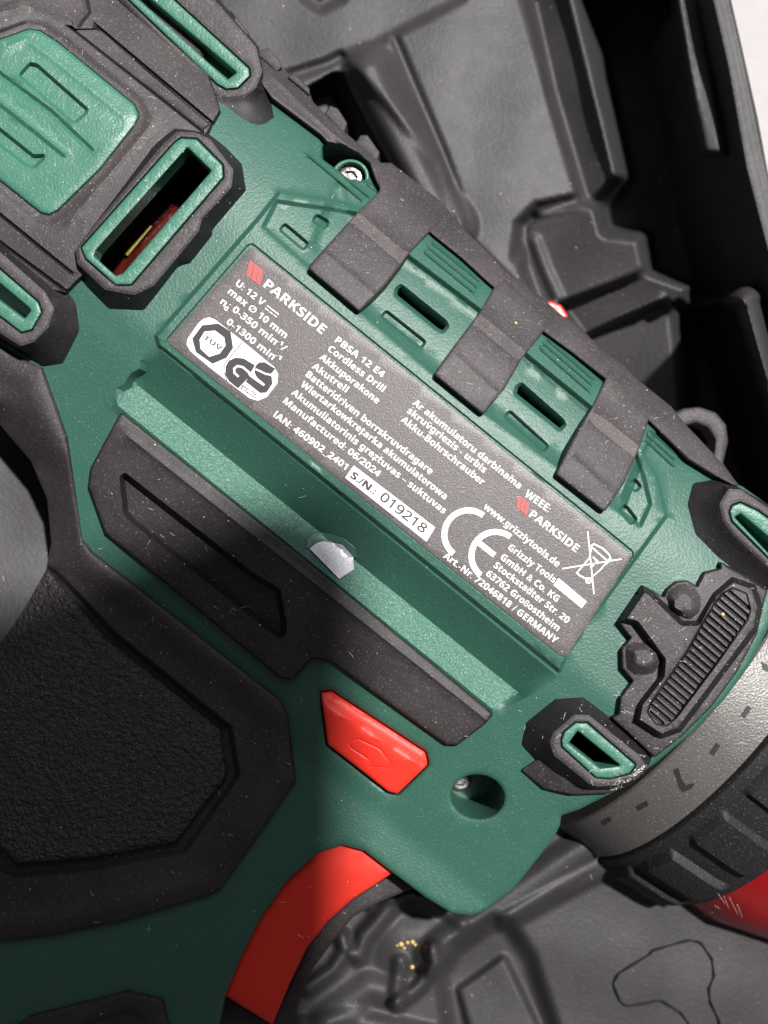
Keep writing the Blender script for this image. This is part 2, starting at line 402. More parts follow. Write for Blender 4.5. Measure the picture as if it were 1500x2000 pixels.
# ------------------------------------------------------------------ rating label with print
LC = fillet([(492, 480, 16), (1236, 1085, 14), (1103, 1288, 16), (324, 667, 12)], 14, 5)
lab = sheet('rating_label', LC, lambda P: base(P) * 0 + labz(P), LABEL, drill, roll=.8, skirt=2, step=20) if False else None
def labz(P): return np.full(len(P), 10.5)
lab = sheet('rating_label', LC, labz, LABEL, drill, roll=1.0, skirt=3, step=20)
def print_sheet(name, polys, mat, dz=1.0, parent=lab):
    V = []; F = []
    from mathutils.geometry import tessellate_polygon
    for ip, pl in enumerate(polys):
        pl = subdiv(pl, 30); tri = tessellate_polygon([[Vector((x, y, 0)) for x, y in pl]])
        n0 = len(V); P = np.array(pl); V += [tuple(v) for v in wpts(P, labz(P) + dz + .05 * (ip % 7))]
        for t in tri:
            a, b, c = [P[i] for i in t]; cr = (b[0] - a[0]) * (c[1] - a[1]) - (b[1] - a[1]) * (c[0] - a[0])
            t = t if cr < 0 else t[::-1]; F.append(tuple(n0 + i for i in t))
    me = mesh_np(name, V, F); me.update(); return link(name, me, mat, parent)
def stroke(pts, wd, closed=False):
    out = []; pts = [np.array(p, float) for p in pts]; n = len(pts)
    for i in range(n if closed else n - 1):
        a, b = pts[i], pts[(i + 1) % n]; e = (b - a) / max(np.hypot(*(b - a)), 1e-6); m = np.array([-e[1], e[0]]) * wd / 2; g = e * wd * .3
        out.append([tuple(a - m - g), tuple(b - m + g), tuple(b + m + g), tuple(a + m - g)])
    return out
ACC = {'ogonek': chr(0x328), 'caron': chr(0x30C), 'macron': chr(0x304), 'dots': chr(0x308)}
def mb(t):
    r = ''
    for ch in t:
        o = ord(ch)
        if ch == 'I': r += chr(0x1D5EE + 11)
        elif 65 <= o <= 90: r += chr(0x1D5D4 + o - 65)
        elif 97 <= o <= 122: r += chr(0x1D5EE + o - 97)
        elif 48 <= o <= 57: r += chr(0x1D7EC + o - 48)
        else: r += {'ę': chr(0x1D5EE + 4) + ACC['ogonek'], 'ž': chr(0x1D5EE + 25) + ACC['caron'], 'ū': chr(0x1D5EE + 20) + ACC['macron'], 'ā': chr(0x1D5EE) + ACC['macron'], 'ä': chr(0x1D5EE) + ACC['dots'], 'Ü': chr(0x1D5D4 + 20) + ACC['dots']}.get(ch, ch)
    return r
def raw_text(txt, bold):
    cu = bpy.data.curves.new('t', 'FONT'); cu.body = mb(txt) if bold > .005 else ''.join(chr(0x1D7E2 + ord(c) - 48) if c.isdigit() else c for c in txt); cu.size = 1.0; cu.resolution_u = 3; cu.offset = .02 if bold == .021 else 0.0 if bold > .005 else .016
    o = bpy.data.objects.new('t', cu); sc.collection.objects.link(o); dg = bpy.context.evaluated_depsgraph_get()
    me = bpy.data.meshes.new_from_object(o.evaluated_get(dg)); bpy.data.objects.remove(o); bpy.data.curves.remove(cu); return me
_h = raw_text('H', 0.02); CAP = max(v.co.y for v in _h.vertices); bpy.data.meshes.remove(_h)
def text(txt, p0, p1, cap, bold=.022, mat=None, lean=0.0, dz=1.0, parent=None, zf=None, sub=()):
    me = raw_text(txt, bold); X = np.array([v.co[:2] for v in me.vertices]); x0 = X[:, 0].min(); x1 = X[:, 0].max()
    p0 = np.array(p0, float); p1 = np.array(p1, float); e = (p1 - p0) / (x1 - x0); u = p1 - p0; u /= np.hypot(*u); up = np.array([u[1], -u[0]]) * cap / CAP + u * lean
    Q = p0 + (X[:, :1] - x0) * e + X[:, 1:] * up
    W = wpts(Q, (zf or labz)(Q) + dz)
    F = [tuple(p.vertices) for p in me.polygons]
    nm = mesh_np('text_line', W, F); nm.update()
    if len(F) and sum(p.normal.z for p in nm.polygons) < 0: nm.flip_normals()
    bpy.data.meshes.remove(me)
    return link('text_line', nm, mat or PRINT, parent or lab)
ln = -1.2
text('PARKSIDE', (513, 559), (628, 653), 18.5, .045)
text('U: 12 V', (459, 556), (512, 598), 13.0, .02)
print_sheet('symbol', stroke([(522, 597), (544, 614)], 2.2) + stroke([(518, 602), (524, 607)], 2) + stroke([(527, 609), (532, 613)], 2) + stroke([(535, 615), (540, 619)], 2), PRINT)
text('max Ø 10 mm', (444, 572), (556, 661), 13.0)
text('n', (429, 592), (438, 599), 13.0); text('0', (436, 603), (442, 608), 7.5)
text(': 0-350 min', (444, 600), (536, 674), 13.0); text('-1', (540, 668), (550, 675), 7.5); text('/', (548, 682), (555, 687), 13.0)
text('0-1300 min', (441, 631), (532, 703), 13.0); text('-1', (536, 695), (547, 703), 7.5)
text('PBSA 12 E4', (653, 667), (746, 738), 13.0)
text('Cordless Drill', (639, 684), (747, 766), 13.0)
text('Akkuporakone', (623, 700), (736, 789), 13.0)
text('Akutrell', (608, 718), (675, 767), 13.0)
text('Batteridriven borrskruvdragare', (596, 734), (840, 927), 13.0)
text('Wiertarkowkrętarka akumulatorowa', (586, 753), (868, 976), 13.0)
text('Akumuliatorinis gręžtuvas – suktuvas', (568, 769), (866, 1004), 13.0)
text('Manufactured: 06/2024', (552, 786), (738, 932), 13.0)
text('IAN: 460902_2401', (533, 813), (674, 918), 13.0)
print_sheet('serial_number_box', [[(691, 909), (850, 1030), (833, 1058), (674, 933)]], PRINT)
text('S./N.:', (683, 931), (730, 966), 13.5, .021, PRINTD, dz=1.6); text('019218', (740, 974), (826, 1042), 18.0, .004, PRINTD, dz=1.6)
text('Ar akumulatoru darbināma', (805, 789), (1013, 955), 13.0)
text('skrūvgriezis - urbis', (794, 805), (945, 924), 13.0)
text('Akku-Bohrschrauber', (782, 822), (941, 948), 13.0)
text('WEEE:', (1023, 968), (1070, 1001), 15.0)
text('PARKSIDE', (1032, 1008), (1124, 1079), 15.5, .045)
text('www.grizzlytools.de', (943, 992), (1088, 1108), 13.0)
text('Grizzly Tools', (991, 1072), (1081, 1139), 13.0)
text('GmbH & Co. KG', (976, 1091), (1087, 1176), 13.0)
text('Stockstädter Str. 20', (963, 1107), (1107, 1218), 13.0)
text('63762 Großostheim', (948, 1123), (1088, 1233), 13.0)
text('Art.-Nr. 72046818 / GERMANY', (865, 1088), (1084, 1257), 13.0)
print_sheet('blank_bar', [[(1091, 1129), (1146, 1175), (1136, 1188), (1081, 1143)]], PRINT)
def logo(c, s):
    pl = []
    for k in range(3):
        o = np.array(c) + A * (k - 1) * 13 * s; h = np.array([2, -26]) * .5 * s + Pp * 4 * s; wv = A * 5 * s
        pl.append([tuple(o - h - wv), tuple(o - h + wv), tuple(o + h + wv), tuple(o + h - wv)])
    print_sheet('red_slashes', pl, PRINTR)
logo((498, 533), .92); logo((1021, 987), .72)
def arc(c, R, r, a0, a1, n=22):
    o = [(c[0] + R * math.cos(math.radians(a0 + (a1 - a0) * k / n)), c[1] + R * math.sin(math.radians(a0 + (a1 - a0) * k / n))) for k in range(n + 1)]
    i = [(c[0] + r * math.cos(math.radians(a0 + (a1 - a0) * k / n)), c[1] + r * math.sin(math.radians(a0 + (a1 - a0) * k / n))) for k in range(n + 1)]
    return o + i[::-1]
cc = (915, 1044); ce = (968, 1086)
bar = stroke([(ce[0] - 38.5 * A[0], ce[1] - 38.5 * A[1]), (ce[0] - 6 * A[0], ce[1] - 6 * A[1])], 11)
print_sheet('ce_mark', [arc(cc, 53, 41.5, 128, 308), arc(ce, 53, 41.5, 128, 308)] + bar, PRINT)
z6 = lambda x, y: (840 + x / 3.75, 920 + y / 3.75)
z4 = lambda x, y: (320 + x / 4.412, 480 + y / 4.412)
binl = []
for pts, wd in (([(1155, 445), (1200, 900)], 2.6), ([(970, 715), (1400, 645)], 2.6), ([(1185, 545), (1165, 640), (1075, 745)], 2.6), ([(1310, 645), (1250, 720), (1170, 790)], 2.4), ([(1075, 745), (1095, 765), (1155, 795)], 3.2),
                ([(1175, 550), (1200, 535), (1262, 565), (1312, 612), (1322, 645), (1290, 680)], 3.2), ([(1185, 560), (1290, 650)], 3.0), ([(1195, 632), (1228, 662)], 3.2), ([(1215, 665), (1190, 700)], 2.0)):
    binl += stroke([z6(*p) for p in pts], wd)
binl += [arc(z6(1160, 802), 6.5, 3.6, 0, 359, 20), arc(z6(1160, 802), 1.8, 0.1, 0, 359, 10)]
print_sheet('crossed_bin_symbol', binl, PRINT)
wr = [z4(*p) for p in ((300, 665), (340, 630), (390, 616), (440, 634), (670, 815), (950, 1045), (985, 1105), (978, 1185), (885, 1305), (810, 1335), (740, 1315), (390, 1045), (225, 905), (196, 850), (205, 800))]
print_sheet('approval_logo_ground', [fillet(wr, 4)], PRINT)
G1 = [z4(*p) for p in ((330, 685), (470, 670), (575, 740), (597, 880), (540, 965), (420, 1017), (275, 915), (245, 800))]
G2 = [z4(*p) for p in ((350, 740), (440, 730), (520, 790), (532, 860), (480, 930), (390, 957), (317, 890), (308, 810))]
print_sheet('octagon', [G1], PRINTD, 1.4); print_sheet('octagon_inner', [G2], PRINT, 1.8)
text('TÜV', z4(338, 800), z4(485, 905), 9.0, .02, PRINTD, dz=2.2); text('SÜD', z4(340, 888), z4(395, 930), 5.0, .0, PRINTD, dz=2.2)
print_sheet('logo_rule', stroke([z4(328, 818), z4(470, 925)], 1.0) + stroke([z4(675, 828), z4(525, 1020)], 1.6) + stroke([z4(525, 1020), z4(518, 1080), z4(545, 1160)], 1.2), PRINTD, 2.2)
print_sheet('letter_g', [[z4(*p) for p in ((560, 990), (620, 963), (690, 972), (785, 1030), (748, 1097), (715, 1072), (700, 1060), (740, 1125), (640, 1230), (560, 1165), (530, 1110), (532, 1040))]], PRINTD, 1.5)
print_sheet('letter_s', [[z4(*p) for p in ((790, 1035), (820, 1005), (870, 1003), (960, 1060), (920, 1110), (880, 1090), (930, 1130), (935, 1190), (885, 1265), (830, 1268), (705, 1170), (738, 1122), (850, 1205), (800, 1130), (780, 1090))]], PRINTD, 1.5)
print_sheet('logo_strokes', stroke([z4(*p) for p in ((640, 1125), (608, 1095), (606, 1058), (635, 1036), (680, 1046), (862, 1198))], 4.0) + stroke([z4(*p) for p in ((795, 1065), (880, 1105), (920, 1112))], 3.4), PRINT, 2.1)
text('geprüfte', z4(672, 1205), z4(790, 1290), 4.0, .01, PRINTD, dz=2.1); text('Sicherheit', z4(660, 1228), z4(790, 1318), 4.0, .01, PRINTD, dz=2.1)

# ------------------------------------------------------------------ rubber straps, rail, loop
def strap(name, pts, bev, crease, dz=15):
    f = [Line(crease, 2.2, 5)]
    return sheet(name, fillet(pts, 7, 4), lambda P: base(P) + dz + 22 - 15 * np.clip((-lineval(P, bev[0], bev[-1]) + 12) / 24, 0, 1) + 16 * smooth((-lineval(P, bev[0], bev[-1]) - 30) / 60), RUB2, drill, feats=f, roll=6, skirt=40, step=15, facemat=lambda C: ((np.abs(lineval(C, bev[0], bev[-1])) < 11.5) & (sdf(C, fillet(pts, 7, 4)) > 3)).astype(int), mats=[RUBD],
                 extra=[([tuple(np.array(q) + np.array((.622, -.783)) * k) for q in bev], False) for k in (-11.5, 11.5)])
strap('rubber_strap', [(600, 523), (702, 609), (752, 558), (800, 495), (835, 457), (868, 425), (772, 340), (738, 335), (742, 372), (698, 415), (640, 478)], [(698, 428), (780, 498)], [(640, 492), (735, 572)])
strap('rubber_strap', [(847, 731), (944, 810), (985, 760), (1018, 703), (1060, 650), (1075, 625), (985, 545), (966, 560), (935, 612), (885, 678)], [(938, 628), (1018, 694)], [(890, 688), (972, 762)])
strap('rubber_strap', [(1085, 926), (1181, 1001), (1220, 942), (1250, 872), (1268, 818), (1230, 770), (1190, 715), (1182, 742), (1152, 802), (1118, 860)], [(1168, 822), (1248, 886)], [(1122, 890), (1206, 965)])
rail_o = [(330, -80), (392, -20), (470, 68), (508, 98), (545, 126), (605, 182), (612, 200), (660, 247), (745, 318), (764, 318), (870, 400), (882, 420), (905, 446), (1000, 540), (1020, 548), (1100, 618), (1125, 630), (1180, 688), (1215, 708), (1240, 737), (1310, 793), (1340, 830), (1400, 893), (1445, 950)]
rail_i = [(1432, 948), (1398, 930), (1345, 897), (1270, 824), (1230, 787), (1182, 739), (1120, 690), (1062, 648), (1010, 600), (955, 553), (900, 502), (846, 459), (790, 405), (744, 372), (732, 345), (722, 318), (700, 298), (668, 283), (640, 277), (626, 262), (530, 190), (480, 120), (380, 0)]
def zrail(P):
    s, v = sv(P); return -190 - 0 * s - 90 * smooth((v - 350) / 130)
sheet('top_rubber_rail', fillet(rail_o + rail_i, 3, 2), lambda P: np.maximum(base(P) + 38, -215) - 4, RUB2, drill, roll=8, skirt=180, step=16, feats=[Line([(535, 150), (600, 215), (660, 270), (725, 318)], 10, 9)])
# clips sticking out of the rail's far edge
for q in ([(500, 104), (510, 98), (524, 94), (546, 118), (550, 132), (540, 140)], [(634, 222), (644, 206), (660, 212), (678, 240), (672, 262)], [(694, 280), (704, 264), (718, 264), (742, 298), (736, 318)], [(440, 44), (462, 34), (486, 64), (476, 82)], [(560, 150), (572, 142), (604, 172), (606, 188)]):
    sheet('rail_clip', fillet(q, 3), const(-150), RUB, drill, roll=3, skirt=120, step=10)
# carrying loop
ctr = (1366, 850); RI, RO = 29, 51
loop = fillet([(1300, 800), (1322, 806), (1334, 798), (1366, 795), (1398, 806), (1418, 830), (1422, 862), (1412, 905), (1440, 945), (1395, 935), (1330, 870)], 8)
sheet('carry_loop', loop, const(-225), RUB2, drill, holes=[fillet([(1338, 832), (1358, 826), (1382, 836), (1396, 858), (1394, 885), (1384, 904), (1362, 895), (1340, 868), (1336, 850)], 8)], roll=8, skirt=60, step=12)
sheet('direction_switch_end', fillet([(1060, 592), (1076, 588), (1096, 596), (1110, 618), (1090, 635)], 4), const(-260), RED, drill, roll=4, skirt=60, step=10)

# ------------------------------------------------------------------ rear motor cover and pad
def zrear(P): return np.maximum(base(P), -190) + 20
PAD = [(-60, 98, 6), (0, 77, 6), (56, 57, 10), (78, 60, 10), (112, 82, 8), (262, 204, 10), (272, 226, 12), (262, 246, 10), (196, 330, 6), (112, 412, 8), (96, 420, 8), (80, 416, 8), (-60, 305, 6)]
PADo = offset(fillet(PAD, 8), -24)
rear = [(-80, -80), (340, -80), (430, 215), (402, 264), (300, 420), (150, 548), (128, 572), (60, 560), (-80, 430)]
rf = [Feat(PADo, -9, 18), Line([(-40, 390), (0, 419), (140, 533)], -8, 4), Line([(-40, 440), (0, 473), (128, 568)], -8, 4), Line([(138, 53), (397, 257)], -9, 4), Line([(190, 52), (415, 241)], -9, 4), Line([(150, 50), (172, 24), (162, -20)], 5, 8),
      Line([(0, 18), (48, 2), (140, 45)], 5, 9), Feat([(143, 56), (192, 55), (413, 243), (396, 254)], -6, 3), Line([(300, 232), (290, 250), (130, 440)], 3, 8)]
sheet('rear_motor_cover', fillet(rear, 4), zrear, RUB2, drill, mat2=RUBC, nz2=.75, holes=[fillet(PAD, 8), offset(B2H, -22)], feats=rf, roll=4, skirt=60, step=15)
padf = [Feat([(33, 148), (58, 120), (74, 124), (174, 212), (172, 222), (150, 242), (138, 240)], -13, 7, r=8), Feat([(-60, 195), (0, 248), (66, 301), (90, 300), (88, 312), (66, 332), (50, 326), (0, 287), (-60, 240)], -13, 7, r=8),
        Line([(-40, 112), (0, 146), (100, 220), (178, 294)], -8, 7), Line([(-40, 165), (0, 200), (70, 255), (125, 300)], 6, 8), Line([(0, 98), (50, 76), (110, 120), (240, 225)], 3, 10)]
sheet('green_rear_pad', fillet(PAD, 8), lambda P: zrear(P) - 5, GREENCLEAN, drill, feats=padf, roll=7, skirt=30, step=14)

# ------------------------------------------------------------------ bumpers with green vent inserts
def bumper(outer, top, insert, hole, zt, zb, feats=(), hd=60, name='vent_bumper', r=9):
    outer = fillet(outer, 9); top = fillet(top, r); ins = fillet(insert, 5)
    def zbump(P):
        di = np.maximum(-sdf(P, top), 0); do = np.maximum(sdf(P, outer), 0); b = np.maximum(base(P) - 2, zb)
        return b + (zt - b) * do / np.maximum(do + di, 1e-6)
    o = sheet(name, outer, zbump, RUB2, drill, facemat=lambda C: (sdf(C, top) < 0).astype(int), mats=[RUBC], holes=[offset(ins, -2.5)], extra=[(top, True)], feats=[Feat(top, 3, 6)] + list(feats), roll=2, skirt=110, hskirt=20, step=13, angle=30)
    i = sheet('vent_insert', ins, const(zt + 1), GREENCLEAN, o, holes=[fillet(hole, 3)] if hole else [], roll=4, skirt=40, hskirt=hd, step=12)
    return o, i
bumper([(170, -60), (187, 17), (423, 205), (428, 258), (450, 266), (496, 268), (540, 232), (528, 190), (516, 142), (506, 92), (380, -60)],
       [(200, -60), (238, 2), (421, 188), (442, 196), (478, 190), (500, 172), (512, 140), (500, 92), (366, -60)],
       [(180, -60), (252, 0), (424, 164), (442, 174), (464, 172), (488, 148), (486, 134), (340, 0), (280, -60)],
       [(200, -62), (272, 0), (444, 156), (463, 142), (296, 0), (236, -62)], -62, -250)
bumper([(140, 500), (168, 560), (212, 605), (282, 608), (334, 540), (350, 520), (372, 516), (416, 460), (416, 450), (482, 372), (473, 320), (440, 286), (404, 258), (340, 246), (290, 280)],
       [(147, 485), (152, 515), (205, 566), (262, 576), (300, 558), (388, 452), (394, 428), (452, 366), (456, 332), (410, 272), (380, 258), (345, 258), (320, 280)],
       [(159, 484), (168, 505), (226, 556), (256, 556), (436, 346), (434, 322), (384, 272), (354, 270), (340, 280)], B2H, 42, -60, hd=45)
bumper([(-60, 420), (60, 505), (128, 563), (150, 590), (158, 646), (124, 712), (82, 718), (0, 665), (-60, 620)],
       [(-60, 446), (0, 492), (88, 570), (106, 604), (94, 640), (66, 668), (40, 676), (0, 650), (-60, 606)],
       [(-60, 480), (0, 526), (74, 590), (81, 610), (62, 644), (42, 649), (0, 617), (-60, 570)], [(-60, 508), (0, 553), (56, 600), (61, 607), (48, 623), (0, 587), (-60, 540)], 28, -75)
bumper([(1352, 942), (1340, 985), (1355, 1045), (1402, 1092), (1436, 1118), (1482, 1152), (1580, 1160), (1580, 1020), (1500, 985), (1440, 950), (1400, 935)],
       [(1422, 955), (1405, 985), (1412, 1018), (1432, 1046), (1500, 1108), (1580, 1180), (1580, 1040), (1500, 992), (1446, 956)],
       [(1425, 1000), (1430, 988), (1446, 982), (1480, 998), (1502, 1014), (1580, 1080), (1580, 1160), (1500, 1088), (1430, 1018)], [(1434, 1010), (1446, 1003), (1502, 1050), (1580, 1116), (1580, 1146), (1498, 1078)], 12, -125)
b5, i5 = bumper([(1016, 1455), (1026, 1410), (1084, 1363), (1140, 1360), (1200, 1406), (1262, 1462), (1274, 1482), (1262, 1505), (1235, 1530), (1190, 1548), (1130, 1546), (1080, 1520), (1050, 1492)],
       [(1074, 1452), (1080, 1432), (1122, 1396), (1150, 1397), (1252, 1478), (1262, 1496), (1246, 1520), (1205, 1534), (1165, 1536), (1150, 1530), (1082, 1475)],
       [(1097, 1445), (1102, 1430), (1124, 1412), (1146, 1412), (1241, 1494), (1230, 1510), (1192, 1520), (1164, 1518), (1098, 1458)], [(1110, 1452), (1128, 1427), (1213, 1496), (1172, 1501)], 32, -95)
sheet('bumper_foot', fillet([(1018, 1504), (1050, 1484), (1100, 1490), (1180, 1540), (1232, 1534), (1190, 1549), (1120, 1552), (1065, 1541), (1060, 1538)], 3), lambda P: base(P) + 10 + 14 * smooth((np.asarray(P)[:, 0] - 1020) / 90), RUB, drill, roll=3, skirt=30, step=12)
# windings seen through the large vent
def zw(P):
    d = lineval(P, (150, 560), (400, 300)); return -75 - 0.012 * (d - 22) ** 2
sheet('motor_winding', [(200, 560), (228, 505), (262, 450), (310, 402), (360, 376), (384, 372), (420, 400), (300, 580)], lambda P: -135 - .004 * ((np.asarray(P) - np.array((330, 500))) ** 2).sum(1) * .25, WIND, drill, roll=12, skirt=80, step=12, feats=[Line([(240, 540), (275, 470), (350, 390)], -8, 5)])
sheet('yellow_tie', [(243, 495), (292, 438), (297, 442), (249, 500)], const(-129), YELL, drill, roll=1, skirt=6, step=12)

# ------------------------------------------------------------------ gear shaped ornament with ribbed pad
orn = [(1207, 1215, 3), (1256, 1143, 3), (1297, 1166, 3), (1304, 1150, 4), (1322, 1136, 3), (1342, 1134, 3), (1362, 1146), (1376, 1118, 2), (1408, 1110, 2), (1406, 1096), (1450, 1120), (1500, 1152), (1494, 1170), (1478, 1240), (1440, 1312), (1390, 1380), (1332, 1438), (1278, 1480), (1236, 1440), (1194, 1402), (1208, 1395, 3), (1212, 1362, 3), (1236, 1330, 2), (1215, 1305, 3), (1214, 1268, 3), (1232, 1246, 2)]
ridge = np.array([(1432, 1160), (1283, 1408)], float)
oval = fillet([(1408, 1158), (1432, 1146), (1460, 1158), (1468, 1190), (1462, 1212), (1400, 1300), (1322, 1404), (1302, 1420), (1280, 1416), (1262, 1392), (1268, 1374), (1340, 1270), (1390, 1180)], 8)
of = [Feat([(1430, 1126), (1476, 1142), (1490, 1184), (1482, 1228), (1330, 1430), (1290, 1444), (1238, 1410), (1246, 1372), (1288, 1318), (1290, 1290), (1240, 1222), (1207, 1215), (1256, 1143), (1275, 1155), (1335, 1212), (1360, 1212), (1392, 1158)], 30, 11, r=4),
      Feat(oval, -4, 4)]
rib_lines = []
for k in range(23):
    c = ridge[0] + (ridge[1] - ridge[0]) * (k + .1) / 22.4; e = np.array([.76, .65]); a_, b_ = c - e * 70, c + e * 70
    ts = np.linspace(0, 1, 81); Q = a_ + (b_ - a_) * ts[:, None]; m = inside(Q, offset(oval, 5))
    if m.sum() > 3:
        q = Q[m]; rib_lines.append([tuple(q[0]), tuple(q[-1])])
class Ribs:
    def z(s, P):
        z = np.zeros(len(P))
        for q in rib_lines: z = np.minimum(z, -9 * smooth(1.5 - segdist(P, q, False) / 2.6))
        return z
    def lines(s):
        out = []
        for q in rib_lines:
            q = np.array(q); e = (q[1] - q[0]) / np.hypot(*(q[1] - q[0])); n = np.array([-e[1], e[0]])
            for k in (-3.9, -1.6, 1.6, 3.9): out.append(([tuple(q[0] + n * k), tuple(q[1] + n * k)], False))
        return out
of.append(Ribs())
def zorn(P): return base(P) + 22
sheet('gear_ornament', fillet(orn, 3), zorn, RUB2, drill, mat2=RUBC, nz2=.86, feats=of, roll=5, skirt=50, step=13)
for kp, tp in (([(1296, 1168), (1304, 1150), (1322, 1136), (1344, 1134), (1364, 1146), (1374, 1172), (1370, 1196), (1350, 1214), (1338, 1212), (1310, 1192)], [(1318, 1168), (1338, 1160), (1352, 1172), (1352, 1192), (1336, 1196), (1318, 1186)]),
               ([(1216, 1264), (1232, 1248), (1262, 1252), (1290, 1270), (1296, 1292), (1280, 1318), (1240, 1326), (1218, 1306)], [(1240, 1272), (1260, 1268), (1276, 1278), (1276, 1292), (1262, 1302), (1242, 1296)])):
    sheet('gear_tooth_knob', fillet(kp, 3), lambda P: base(P) + 16, RUB2, drill, feats=[Loft(tp, fillet(kp, 3), 30)], roll=2, skirt=30, step=9, angle=60)

# ------------------------------------------------------------------ thumb rest rubber and grip panel
th = [(236, 804, 8), (600, 1094, 8), (964, 1394, 4), (948, 1414, 6), (893, 1456, 6), (872, 1455, 8), (645, 1292, 6), (608, 1286, 8), (590, 1306, 6), (572, 1330, 4), (546, 1324, 8), (205, 1042, 6), (172, 950, 8), (176, 915, 6)]
pit = [(233, 930, 8), (244, 922, 6), (500, 1122, 8), (548, 1150, 8), (560, 1215, 8), (560, 1240, 10), (544, 1248, 8), (255, 1020, 10), (240, 1002, 8)]
L1 = [(250, 852), (600, 1128), (955, 1410)]
def zth(P):
    d = lineval(P, L1[0], L1[-1]); return base(P) + 12 + 8 * smooth(1 + d / 26)
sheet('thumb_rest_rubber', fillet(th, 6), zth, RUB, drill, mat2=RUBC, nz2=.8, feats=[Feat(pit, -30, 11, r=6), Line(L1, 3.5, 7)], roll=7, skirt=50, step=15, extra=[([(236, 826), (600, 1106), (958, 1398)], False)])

gp = [(-80, 610, 4), (20, 690, 4), (82, 718, 4), (97, 760, 3), (130, 852, 10), (160, 1052, 8), (178, 1076, 8), (450, 1290, 10), (552, 1372, 8), (562, 1400, 8), (578, 1526, 10), (500, 1640, 10), (430, 1738, 14), (405, 1750, 20), (240, 1800, 20), (100, 1828, 20), (-80, 1848, 4), (-80, 1330, 4), (0, 1262), (48, 1190), (88, 1128), (100, 1060), (92, 975), (60, 900), (0, 830), (-80, 780)]
inl = [(-80, 1240), (0, 1255), (50, 1185), (92, 1100), (112, 1112, 6), (232, 1238, 6), (455, 1418, 8), (470, 1516, 8), (364, 1666, 10), (190, 1700, 4), (30, 1716, 10), (-80, 1660, 4)]
def zg(P):
    P = np.asarray(P); d = segdist(P, [(0, 840), (70, 925), (98, 1050), (80, 1130), (0, 1262), (-80, 1330)], False)
    return base(P) + 16 - 60 * (1 - smooth(d / 75)) ** 1.0 + 10 * np.exp(-((lineval(P, (97, 760), (560, 1400)) * 0 + sdf(P, gpf) - 30) / 22) ** 2)
gpf = fillet(gp, 6)
grip = sheet('grip_panel', gpf, zg, RUB, drill, feats=[Feat(inl, -30, 10, r=4), Line([(130, 880), (152, 1062), (200, 1110), (500, 1345)], 1.5, 10)], roll=8, skirt=120, step=16)
inr = [(-80, 1225), (0, 1259), (48, 1188), (90, 1113), (99, 1121, 6), (212, 1252, 6), (430, 1424, 8), (444, 1516, 8), (345, 1645, 12), (190, 1675, 4), (36, 1688, 10), (4, 1660, 6), (-80, 1580, 4)]
sheet('textured_grip_inlay', fillet(inr, 5), lambda P: base(P) + 8 - 50 * (1 - smooth(segdist(P, [(80, 1130), (0, 1262), (-80, 1330)], False) / 90)), TEXR, grip, roll=11, skirt=40, step=15)
sheet('lower_grip_pad', fillet([(20, 2010, 6), (60, 1984, 6), (250, 1936, 10), (318, 1952, 8), (332, 2010, 6), (360, 2080), (-40, 2080)], 6), lambda P: base(P) + 14, RUB, drill, feats=[Feat([(80, 2080), (120, 2010), (250, 1966), (290, 1985), (310, 2080)], -10, 12)], roll=7, skirt=40, step=15)

# ------------------------------------------------------------------ direction switch, trigger, screws, sticker
def zsw(P): return base(P) + 16 - 22 * smooth((-lineval(P, (640, 1368), (836, 1492)) + 14) / 26)
arw = [z for z in [(682, 1452), (690, 1446), (700, 1444), (738, 1462), (745, 1468), (768, 1500), (720, 1498), (724, 1486), (684, 1460)]]
sheet('direction_switch', offset(SW, 2.2), zsw, REDS, drill, roll=6, skirt=70, step=9, feats=[Line(arw + [arw[0]], -1.4, 2.0)])
trig = [(770, 1703, 3), (712, 1658), (670, 1645), (618, 1660), (558, 1715), (505, 1788), (466, 1870), (438, 1944, 3), (532, 2001, 3), (566, 1920, 10), (600, 1850), (640, 1800), (688, 1757)]
def ztr(P): return -150 - .0 * np.asarray(P)[:, 0] + 6 * smooth(sdf(P, trf) / 60)
trf = fillet(trig, 8)
sheet('trigger', trf, ztr, REDM, drill, roll=9, skirt=160, step=14, angle=50)
ts = [(770, 1703), (800, 1728), (808, 1734), (742, 1762), (690, 1790), (650, 1840), (612, 1890), (590, 1945), (570, 2000), (560, 2060), (500, 2060), (532, 1998), (566, 1918), (600, 1848), (640, 1798), (688, 1755)]
sheet('trigger_back_strip', fillet(ts, 5), const(-205), RUB, drill, roll=7, skirt=160, step=14)
sheet('grip_front_rubber', [(436, 1946), (534, 2002), (510, 2080), (380, 2080), (420, 1990)], const(-215), RUB, drill, roll=4, skirt=120, step=16)
def screw(c, r, z, cross=True):
    V = []; F = []
    f = [Feat(circ(c, r * .55, r * .5, 6), -r * .35, 2)] if cross else []
    return sheet('housing_screw', circ(c, r, r * .93, 28), const(z), METAL, drill, feats=f, roll=r * .25, skirt=20, step=5, seg=5)
screw((684, 345), 27, -140); screw((900, 1526), 20, -240)
sheet('screw_boss_ring', circ((684, 345), 37, 34, 30), const(-122), GREENCLEAN, drill, holes=[circ((684, 345), 30, 28, 26)], roll=3, skirt=40, step=6, seg=6)
sheet('screw_well_floor', circ((933, 1556), 60, 50), const(-260), GREEN, drill, roll=0, skirt=0, step=30)
st = fillet([(604, 1071), (618, 1060), (632, 1056), (668, 1064), (690, 1088), (692, 1112), (663, 1131)], 3)
def zst(P): return zshell(P) + 6
sheet('inspection_sticker', st, zst, FOIL, drill, roll=1, skirt=3, step=8, seg=8)
